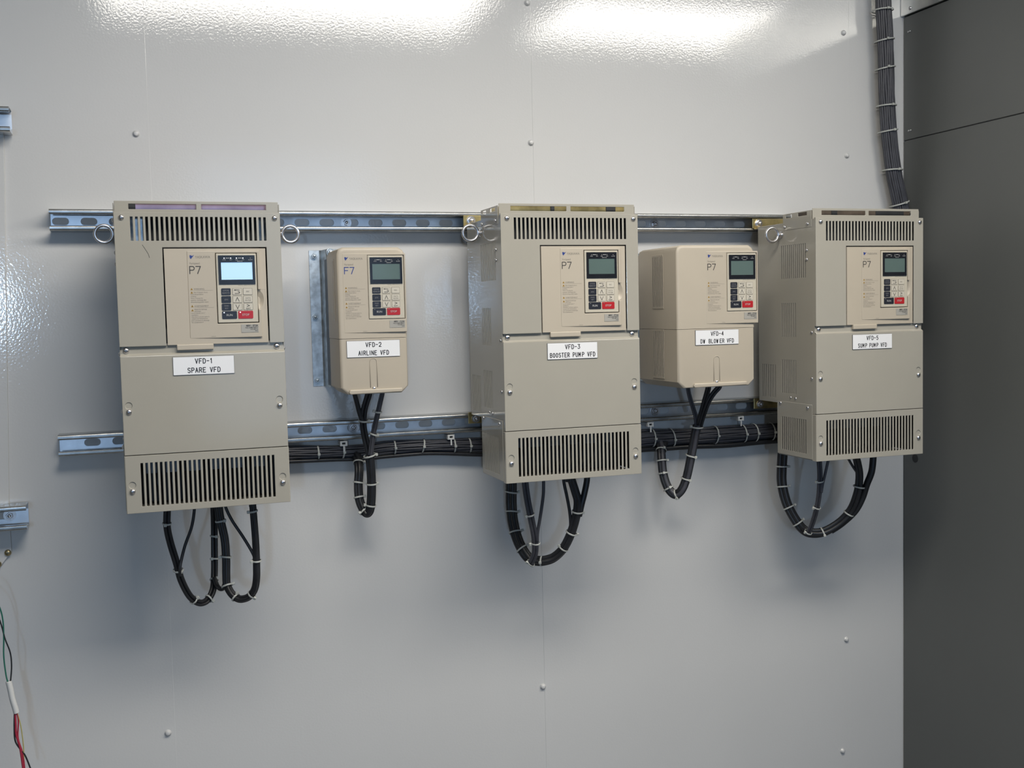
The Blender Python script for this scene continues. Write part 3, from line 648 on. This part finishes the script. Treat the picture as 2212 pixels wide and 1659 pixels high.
# galvanised hat brackets that hold them
def hat_bracket(x0, x1, xa, xb, z0, z1, label, bolts, ubolts):
    r = empty('mounting_bracket', (x0, 0, z0+ZO), label, 'bracket', 'galvanised brackets behind the compact drives')
    t = .0028; yo = .0425
    def path(o):
        return [(0, -.0006-o), (xa-x0-.003, -.0006-o)]
    P = [(0, -.0012), (xa-x0-.002, -.0012), (xa-x0+.001, -.004), (xa-x0+.006, -yo+.006), (xa-x0+.009, -yo+.002), (xa-x0+.013, -yo)]
    Q = [(x1-x0-(u), y) for u, y in P]
    L = P+[(a, b) for a, b in reversed(Q)]
    out = []
    for i, p in enumerate(L):
        a = Vector(L[max(i-1, 0)]); b = Vector(L[min(i+1, len(L)-1)]); d = (b-a).normalized(); n = Vector((d.y, -d.x)); n = n if n.y > 0 or abs(n.y) < 1e-6 else n
        out.append((p[0]+d.y*0+(-d.y)*(-t)*0+(-n.x)*-t*0 + (-(-d.y))*0, p[1]))
    inner = []
    for i, p in enumerate(L):
        a = Vector(L[max(i-1, 0)]); b = Vector(L[min(i+1, len(L)-1)]); d = (b-a).normalized(); n = Vector((-d.y, d.x))
        if n.y < 0: n = n
        inner.append((p[0]+n.x*t*.35, min(-.0002, p[1]+n.y*t)))
    n = len(L); H = z1-z0; mb = MB()
    ring = L+inner[::-1]; N = len(ring)
    vs = [(u, y, 0) for u, y in ring]+[(u, y, H) for u, y in ring]
    fs = [(k, (k+1) % N, N+(k+1) % N, N+k) for k in range(N)]
    for k in range(n-1): fs += [(k, k+1, N-2-k, N-1-k), (N+k, N+k+1, N+N-2-k, N+N-1-k)]
    mb.mesh(vs, fs, 'galv'); mb.build('bent_plate', r, .0006, 1)
    for bx, bz in bolts: hexbolt(r, bx-x0, -.0014, bz-z0, .0058, 'galv', 1.35, .005)
    for bx, bz in ubolts: hexbolt(r, bx-x0, -yo-.0002, bz-z0, .0072, 'galv', 1.1, .005)
hat_bracket(.4257, .6030, .4490, .58, -.0590, .2212, 'galvanised bracket bolted to the wall left of the narrow VFD-2 drive', [(.4363, .2092), (.4340, .0844), (.4339, -.0460)], [(.4630, .2150)])
hat_bracket(1.1280, 1.3435, 1.1530, 1.32, -.0760, .2100, 'galvanised bracket behind the wide VFD-4 drive', [(1.1400, .190), (1.1400, -.060)], [])

# ------------------------------------------------------------------ cables
def crop(ox, oy, s): return lambda x, y: (ox+x/s, oy+y/s)
def path(cr, pts, Y0, Y1=None, n=10, top=None):
    Y1 = Y0 if Y1 is None else Y1; P = []
    N = len(pts)
    for i, p in enumerate(pts):
        q = cr(p[0], p[1]); t = i/(N-1)
        Y = p[2] if len(p) > 2 else Y0+(Y1-Y0)*t
        P.append(at(q[0], q[1], Y))
    if top is not None:            # cables that enter the bottom of a drive run up to its underside
        for k, i in ((0, 0), (-1, len(P))):
            p = P[k]
            if p.y < -.09 and top+ZO-.06 < p.z < top+ZO: P.insert(i, Vector((p.x, p.y, top+ZO-.0012)))
    return spline(P, n)
def px2m(r, P): return r*((P-CAM_LOC).dot(FWD))/FPX
LAY = {1: ([(0, 0)], 1.0), 2: ([(-.5, 0), (.5, 0)], .52), 3: ([(-.5, -.1), (.5, -.1), (0, .52)], .5), 4: ([(-.52, 0), (.52, 0), (0, .5), (0, -.5)], .49)}
def frame(pts, i):
    t = (pts[min(i+1, len(pts)-1)]-pts[max(i-1, 0)]).normalized()
    s = t.cross(Vector((0, 1, 0))); s.normalize(); o = s.cross(t)
    if o.y > 0: o = -o
    return t, s, o
def strands(root, pts, rpx, n=1, m='cab', r1=None):
    offs, k = LAY[n] if isinstance(n, int) else n
    R0 = px2m(rpx, pts[0]); R1 = px2m(r1, pts[-1]) if r1 else R0
    org = Vector(root.location)
    for j, (a, b) in enumerate(offs):
        Q = []; rr = []
        for i, p in enumerate(pts):
            R = R0+(R1-R0)*i/(len(pts)-1); t, s, o = frame(pts, i); Q.append(p+s*a*R+o*b*R-org); rr.append(R*k)
        mb = MB(); mb.tube(Q, rr, m if isinstance(m, str) else m[j % len(m)], 9 if len(offs) > 4 else 12); mb.build('cable', root)
def ties(root, pts, cr, where, rpx, head=.6, tail=True, mat_='tie'):
    org = Vector(root.location)
    for wv in where:
        c = at(*cr(wv[0], wv[1]), pts[0].y)
        def scr(p):
            d = p-CAM_LOC; z = d.dot(FWD); return (1106+FPX*d.dot(RIGHT)/z, 829.5-FPX*d.dot(UP)/z)
        tgt = cr(wv[0], wv[1])
        i = min(range(len(pts)), key=lambda i: (scr(pts[i])[0]-tgt[0])**2+(scr(pts[i])[1]-tgt[1])**2)
        t, s, o = frame(pts, i); r = px2m(wv[2] if len(wv) > 2 else rpx, pts[i])+.0006; hd = wv[3] if len(wv) > 3 else head
        p = pts[i]-org; mb = MB(); tl = random.uniform(-.18, .18)
        tt = (t+s*tl).normalized(); n = 24; vs = []; wd = .0017
        for k in range(n):
            a = 2*PI*k/n; e = s*math.cos(a)+o*math.sin(a)-t*tl*math.cos(a)
            vs += [p+e*r-t*wd, p+e*r+t*wd, p+e*(r+.0011)+t*wd, p+e*(r+.0011)-t*wd]
        fs = []
        for k in range(n):
            for q in range(4): fs.append((k*4+q, k*4+(q+1) % 4, ((k+1) % n)*4+(q+1) % 4, ((k+1) % n)*4+q))
        mb.mesh(vs, fs, mat_)
        h = p+(s*math.cos(hd*PI)+o*abs(math.sin(hd*PI)))*(r+.0022)
        a, b, c_ = s*.0026, t*.0027, o*.0022
        v8 = [h+a*i_+b*j_+c_*k_ for i_ in (-1, 1) for j_ in (-1, 1) for k_ in (-1, 1)]
        mb.mesh(v8, [(0, 1, 3, 2), (4, 6, 7, 5), (0, 4, 5, 1), (2, 3, 7, 6), (0, 2, 6, 4), (1, 5, 7, 3)], mat_)
        mb.build('cable_tie', root, .0006, 1)
def bundle(name, p, label, group=None): return empty(name, p, label, 'cables', group)
LG = 'black cable loops under the drives'

# --- loops below VFD-1
c = crop(300, 1060, 6.144)
def exits(pts): return pts
b = bundle('cable_loop', at(425, 1300, -.15), 'black cable loop with a thin branch, left one of the two under VFD-1', LG)
A = path(c, [(375, 262, -.225), (375, 480, -.22), (418, 690, -.21), (500, 960, -.20), (560, 1180, -.19), (655, 1370, -.175), (745, 1462, -.165), (835, 1490, -.155), (920, 1440, -.145), (985, 1310, -.135), (1003, 1100, -.118), (1003, 700, -.105), (1000, 400, -.105), (995, 240, -.125)], 0, top=-0.2462)
strands(b, A, 7.8, 2)
strands(b, path(c, [(735, 262, -.20), (700, 480, -.20), (615, 720, -.20), (568, 900, -.205), (545, 1030, -.208), (552, 1130, -.205)], 0, top=-0.2462), 3.4)
ties(b, A, c, [(380, 440), (530, 1040, 9.5, .4), (735, 1440, 8, .15), (930, 1440, 8, .85), (995, 1170), (1003, 920, 8, .3), (1003, 610)], 7.8)
b = bundle('cable_loop', at(520, 1290, -.15), 'black cable loop with a thin slanting branch, right one of the two under VFD-1', LG)
A = path(c, [(1060, 236, -.15), (1090, 420, -.15), (1140, 650, -.152), (1158, 900, -.155), (1160, 1120, -.158), (1170, 1250, -.16), (1225, 1360, -.17), (1300, 1425, -.178), (1375, 1440, -.185), (1465, 1405, -.195), (1535, 1310, -.205), (1562, 1150, -.215), (1560, 900, -.22), (1545, 600, -.225), (1508, 212, -.225)], 0, top=-0.2462)
strands(b, A, 9.5, 3, r1=7.4)
strands(b, path(c, [(1155, 226, -.21), (1240, 400, -.212), (1380, 610, -.215), (1490, 790, -.218), (1535, 890, -.22), (1545, 980, -.22)], 0, top=-0.2462), 3.4)
strands(b, path(c, [(1000, 1150, -.13), (1040, 1260, -.14), (1080, 1300, -.15), (1120, 1290, -.155), (1150, 1200, -.158)], 0, top=-0.2462), 5)
ties(b, A, c, [(1075, 400, 10, .3), (1150, 870, 10.5, .9), (1165, 1270, 11, .1), (1290, 1415, 8.5, .15), (1500, 1375, 8, .8), (1562, 935, 9, .15), (1515, 290, 8, .1)], 8)

# --- drop loop to VFD-2
c = crop(600, 830, 4.809)
b = bundle('cable_loop', at(795, 1110, -.07), 'long narrow black cable loop hanging under VFD-2', LG)
A = path(c, [(790, 690, -.020), (832, 770, -.040), (845, 900, -.058), (838, 1050, -.063), (850, 1200, -.070), (895, 1310, -.078), (935, 1340, -.085), (962, 1290, -.090), (974, 1150, -.094), (972, 950, -.098), (955, 740, -.102)], 0, top=-0.0650)
strands(b, A, 9.6, 3)
strands(b, path(c, [(955, 740, -.098), (910, 560, -.104), (888, 420, -.110), (897, 270, -.116), (945, 102, -.122)], 0, top=-0.0650), 7.4, 2)
strands(b, path(c, [(885, 400, -.112), (850, 300, -.115), (825, 200, -.118), (798, 100, -.122)], 0, top=-0.0650), 5.2)
B = path(c, [(965, 740, -.105), (985, 560, -.110), (1010, 430, -.114), (1040, 300, -.118), (1062, 200, -.12), (1086, 96, -.122)], 0, top=-0.0650)
strands(b, B, 6, 3, 'cabg', r1=5)
ties(b, A, c, [(850, 812, 10.5, .1), (838, 1018, 10, .15), (850, 1175, 10, .15), (900, 1315, 10, .8), (973, 1040, 10.5, 1.0), (967, 1260, 10, .0), (955, 745, 12, 1.0)], 10)
ties(b, B, c, [(1000, 515, 7, .9), (1050, 285, 6.5, .0)], 6.5)
ties(b, path(c, [(888, 480, -.108), (888, 380, -.111), (890, 300, -.114)], 0, top=-0.0650), c, [(888, 380, 9, .95)], 9)

# --- loops below VFD-3
c = crop(1040, 1000, 6.637)
b = bundle('cable_loop', at(1150, 1210, -.16), 'wide U-shaped black cable loop under VFD-3, beside its two slanting cables', LG)
A = path(c, [(430, 335, -.10), (430, 600, -.10), (455, 850, -.11), (515, 1080, -.125), (600, 1260, -.14), (690, 1370, -.15), (800, 1405, -.16), (920, 1400, -.17), (1050, 1350, -.18), (1180, 1220, -.195), (1290, 1000, -.21), (1365, 740, -.22), (1385, 560, -.225), (1350, 420, -.225), (1265, 268, -.225)], 0, top=-0.2436)
strands(b, A, 13.0, 3, r1=9)
strands(b, path(c, [(1182, 276, -.215), (1225, 480, -.215), (1262, 680, -.215), (1278, 850, -.213), (1270, 980, -.21)], 0, top=-0.2436), 3.5)
strands(b, path(c, [(1512, 246, -.225), (1480, 420, -.225), (1435, 600, -.225), (1400, 760, -.222)], 0, top=-0.2436), 6.8)
ties(b, A, c, [(430, 415, 13, .1), (432, 690, 13, .1), (490, 1000, 13, .1), (580, 1240, 12.5, .2), (860, 1405, 9.5, .5), (1185, 1230, 9.5, .0), (1382, 700, 10.5, .9), (1290, 990, 11, .95)], 11)
b = bundle('cable_branch', at(1150, 1218, -.2), 'pair of dark cables slanting down into the loop under VFD-3', 'dark cables slanting into the loops')
A = path(c, [(630, 322, -.225), (665, 560, -.222), (725, 860, -.215), (765, 1080, -.205), (768, 1280, -.195), (720, 1415, -.185), (690, 1450, -.18)], 0, top=-0.2436)
strands(b, A, 7.6, 2, 'cabg')
strands(b, path(c, [(890, 300, -.225), (884, 480, -.224), (845, 760, -.218), (808, 980, -.21), (800, 1120, -.205)], 0, top=-0.2436), 3.6, 1, 'cabg')
ties(b, A, c, [(708, 735, 7.8, .95), (768, 1135, 9.3, .95), (705, 1430, 8, .9)], 8)

# --- loop to VFD-4
c = crop(1370, 820, 5.924)
b = bundle('cable_loop', at(1460, 1075, -.08), 'U-shaped black cable loop with three branches hanging under VFD-4', LG)
A = path(c, [(290, 745, -.020), (340, 850, -.040), (350, 1000, -.056), (370, 1200, -.065), (430, 1380, -.075), (520, 1470, -.085), (600, 1420, -.095), (665, 1270, -.10), (725, 1000, -.108), (770, 760, -.115), (805, 580, -.12)], 0, top=-0.0810)
strands(b, A, 9.6, 4, ['cab', 'cab', 'cabg', 'cab'])
strands(b, path(c, [(430, 745, -.020), (378, 840, -.040), (352, 960, -.055)], 0, top=-0.0810), 7)
strands(b, path(c, [(800, 600, -.120), (785, 470, -.125), (740, 320, -.13), (705, 200, -.135), (688, 108, -.14)], 0, top=-0.0810), 5.2, 2, 'cabg', r1=4.6)
B = path(c, [(820, 600, -.120), (850, 470, -.13), (895, 300, -.14), (945, 120, -.15)], 0, top=-0.0810)
strands(b, B, 6.4, 2)
strands(b, path(c, [(840, 600, -.124), (885, 450, -.134), (950, 280, -.144), (1020, 170, -.15), (1085, 96, -.155)], 0, top=-0.0810), 6.2, 2)
ties(b, A, c, [(350, 905, 10, .5), (355, 1045, 10, .2), (370, 1195, 10, .6), (445, 1390, 10, .5), (540, 1465, 10, .6), (667, 1265, 10, .6), (730, 970, 11, .6), (802, 600, 12.5, .05)], 10)

# --- loops below VFD-5
c = crop(1640, 950, 6.144)
b = bundle('cable_loop', at(1745, 1155, -.13), 'large round black cable loop under VFD-5', LG)
A = path(c, [(318, 150, -.10), (302, 400, -.10), (308, 600, -.105), (372, 850, -.115), (490, 1070, -.13), (600, 1200, -.14), (720, 1240, -.15), (880, 1215, -.16), (1080, 1090, -.175), (1225, 920, -.19), (1308, 700, -.205), (1332, 520, -.21), (1325, 390, -.215), (1278, 236, -.225)], 0, top=-0.2468)
strands(b, A, 12.2, 3, r1=8.6)
strands(b, path(c, [(1515, 208, -.225), (1492, 420, -.223), (1425, 600, -.215), (1370, 770, -.205), (1270, 950, -.19), (1100, 1110, -.175), (950, 1210, -.165)], 0, top=-0.2468), 7.2)
strands(b, path(c, [(1178, 240, -.215), (1240, 350, -.215), (1300, 440, -.212), (1335, 520, -.21)], 0, top=-0.2468), 2.8)
ties(b, A, c, [(302, 360, 12.4, .1), (308, 635, 12.4, .1), (380, 910, 12, .1), (500, 1120, 11.5, .1), (850, 1225, 10, .6), (1185, 975, 10, .9), (1322, 620, 11, .9)], 10)
b = bundle('cable_branch', at(1745, 1150, -.18), 'dark cable slanting down into the loop under VFD-5', 'dark cables slanting into the loops')
A = path(c, [(797, 272, -.225), (806, 500, -.222), (790, 760, -.215), (745, 980, -.2), (690, 1150, -.185), (645, 1235, -.175)], 0, top=-0.2468)
strands(b, A, 6.2, 2, 'cabg')
strands(b, path(c, [(915, 268, -.225), (880, 430, -.224), (842, 590, -.222), (825, 700, -.22)], 0, top=-0.2468), 3, 1, 'cabg')
ties(b, A, c, [(800, 560, 7, .95), (772, 890, 6.8, .95), (655, 1225, 7, .9)], 7)

# --- harness running below the lower rail
H1 = crop(600, 830, 4.809)
b = bundle('wire_harness', at(830, 990, -.03), 'bundle of grey wires strapped along below the lower rail')
cen = [(420, 992), (560, 982), (623, 978), (700, 977), (780, 974), (830, 968), (900, 964), (980, 962), (1050, 962), (1150, 962), (1250, 962), (1330, 956), (1390, 947), (1450, 945), (1560, 939), (1640, 934), (1690, 930), (1780, 926)]
hp = spline([at(x, y, -.024) for x, y in cen], 6)
def harness_strands(off, r, k, m, rng=None):
    org = Vector(b.location); P = hp if rng is None else hp[rng[0]:rng[1]]; Q = []; rr = []
    for i, p in enumerate(P):
        t, s, o = frame(P, i); g = (p.x-P[0].x)/(1.6); wob = .0011*math.sin(p.x*31+off[0]*9)
        Rr = .0118+.0052*min(1, max(0, (p.x-.65)/.5)); q = p+s*(off[0]*Rr+wob)+o*(off[1]*Rr)-org; Q.append(q); rr.append(r*Rr)
    mb = MB(); mb.tube(Q, rr, m, 8); mb.build('cable', b)
for i, (a, h) in enumerate([(-.98, 0), (-.72, .55), (-.46, .78), (-.20, .9), (.06, .95), (.30, .9), (.53, .78), (.76, .55), (.98, 0), (-.55, 0), (.5, 0), (0, .4), (0, -.3)]):
    harness_strands((a, h), .165 if i < 9 else .3, 0, 'cabg' if i < 9 else 'cab')
sgn = frame(hp, 20)[1].z
harness_strands((-1.42 if sgn > 0 else 1.42, .2), .36, 0, 'cab')
ties(b, hp, H1, [(430, 690, 13, .55), (685, 690, 13, .5), (1215, 650, 13.5, .5), (1475, 640, 13.5, .5), (1800, 640, 14, .5), (2005, 640, 14, .5)], 13)
H2 = crop(1370, 820, 5.924)
ties(b, hp, H2, [(205, 690, 18.5, .5), (485, 650, 18.5, .55), (1070, 640, 18.5, .5), (1370, 600, 18.5, .5), (1510, 600, 18.5, .5), (1735, 580, 18.5, .5)], 18)
for n, (px, py) in enumerate([(742, 958), (973.5, 944), (1404, 917), (1599, 904)]):
    p = at(px, py, -.036); o = MB()
    o.lid(-.0075, .0075, -.0052, .0052, [(-.0035, .0035, -.0020, .0022)], -.0045, .0045, .0052, 'slv')
    o.box(-.0036, .0036, -.001, .0045, -.002, .0022, 'dark'); o.box(-.006, .006, .0045, .0340, -.004, .004, 'slv')
    o.box(-.0016, .0016, -.0052, -.0022, -.0175, -.0052, 'slv')
    o = o.build('tie_mount', None, .0006, 1); o.location = p
    tag(o, ['white square tie mount left of the cable loop under VFD-2', 'white square tie mount just left of VFD-3, above the harness', 'white square tie mount just right of VFD-3, above the harness', 'white square tie mount left of VFD-5, above the harness'][n], 'cable mount', 'white tie mounts on the wall')

# --- vertical bundle at the top right
c = crop(1820, 0, 3.319)
b = bundle('wire_bundle', at(1945, 460, -.03), 'thick vertical bundle of dark wires down the corner by the grey cabinet')
vp = path(c, [(282, -90), (288, 75), (300, 290), (306, 490), (308, 620), (314, 760), (325, 940), (358, 1220), (406, 1460), (432, 1640), (436, 1900), (420, 2400)], -.034)
org = Vector(b.location)
for i in range(11):
    a = PI*(i+.5)/11; 
    Q = []; R = .0208
    for j, p in enumerate(vp):
        t, s, o = frame(vp, j); Q.append(p+s*(-math.cos(a))*R*.88+o*math.sin(a)*R*.8-org+s*.0006*math.sin(j*.3+i*2))
    mb = MB(); mb.tube(Q, .0030, 'cabg', 8); mb.build('cable', b)
mb = MB(); mb.tube([p-org for p in vp], .0165, 'cab', 14); mb.build('cable_core', b)
ties(b, vp, c, [(285, 70, 21.5, .55), (302, 290, 20.5, .6), (306, 495, 20.5, .6), (314, 762, 20.5, .5), (326, 950, 20.5, .5), (360, 1222, 20.5, .5), (407, 1468, 20.5, .5)], 20)

# --- loose coloured wires at the lower left
b = bundle('loose_wires', at(30, 1640, -.10), 'thin green, black and red wires joined by a white sleeve, lower left')
c = crop(0, 1050, 2.725); org = Vector(b.location)
def wire(pts, r, m, nm='wire'):
    P = path(c, [q if len(q) > 2 else (*q, -.10) for q in pts], -.10); mb = MB(); mb.tube([p-org for p in P], px2m(r, P[0]), m, 8); return mb.build(nm, b)
wire([(-170, 480, -.012), (-110, 520, -.05), (-50, 610), (0, 720), (18, 800), (22, 900), (22, 1000), (35, 1110), (48, 1160)], 1.5, 'wgrn')
wire([(-190, 500, -.012), (-120, 560, -.05), (-45, 680), (5, 810), (30, 900), (60, 980), (68, 1060), (62, 1150)], 1.5, 'cab')
wire([(50, 1150), (62, 1200), (72, 1250), (90, 1310), (96, 1335)], 6.2, 'slv', 'white_sleeve')
wire([(88, 1320), (92, 1400), (95, 1460), (118, 1540), (128, 1600), (140, 1690)], 2.4, 'wred')
wire([(95, 1320), (108, 1380), (106, 1480), (130, 1560), (138, 1600), (148, 1690)], 1.6, 'wred')
wire([(98, 1325), (120, 1400), (135, 1500), (140, 1570), (142, 1690)], 1.1, 'wyel')
wire([(86, 1325), (84, 1420), (90, 1500), (120, 1550), (150, 1590), (190, 1690)], 1.7, 'cab')
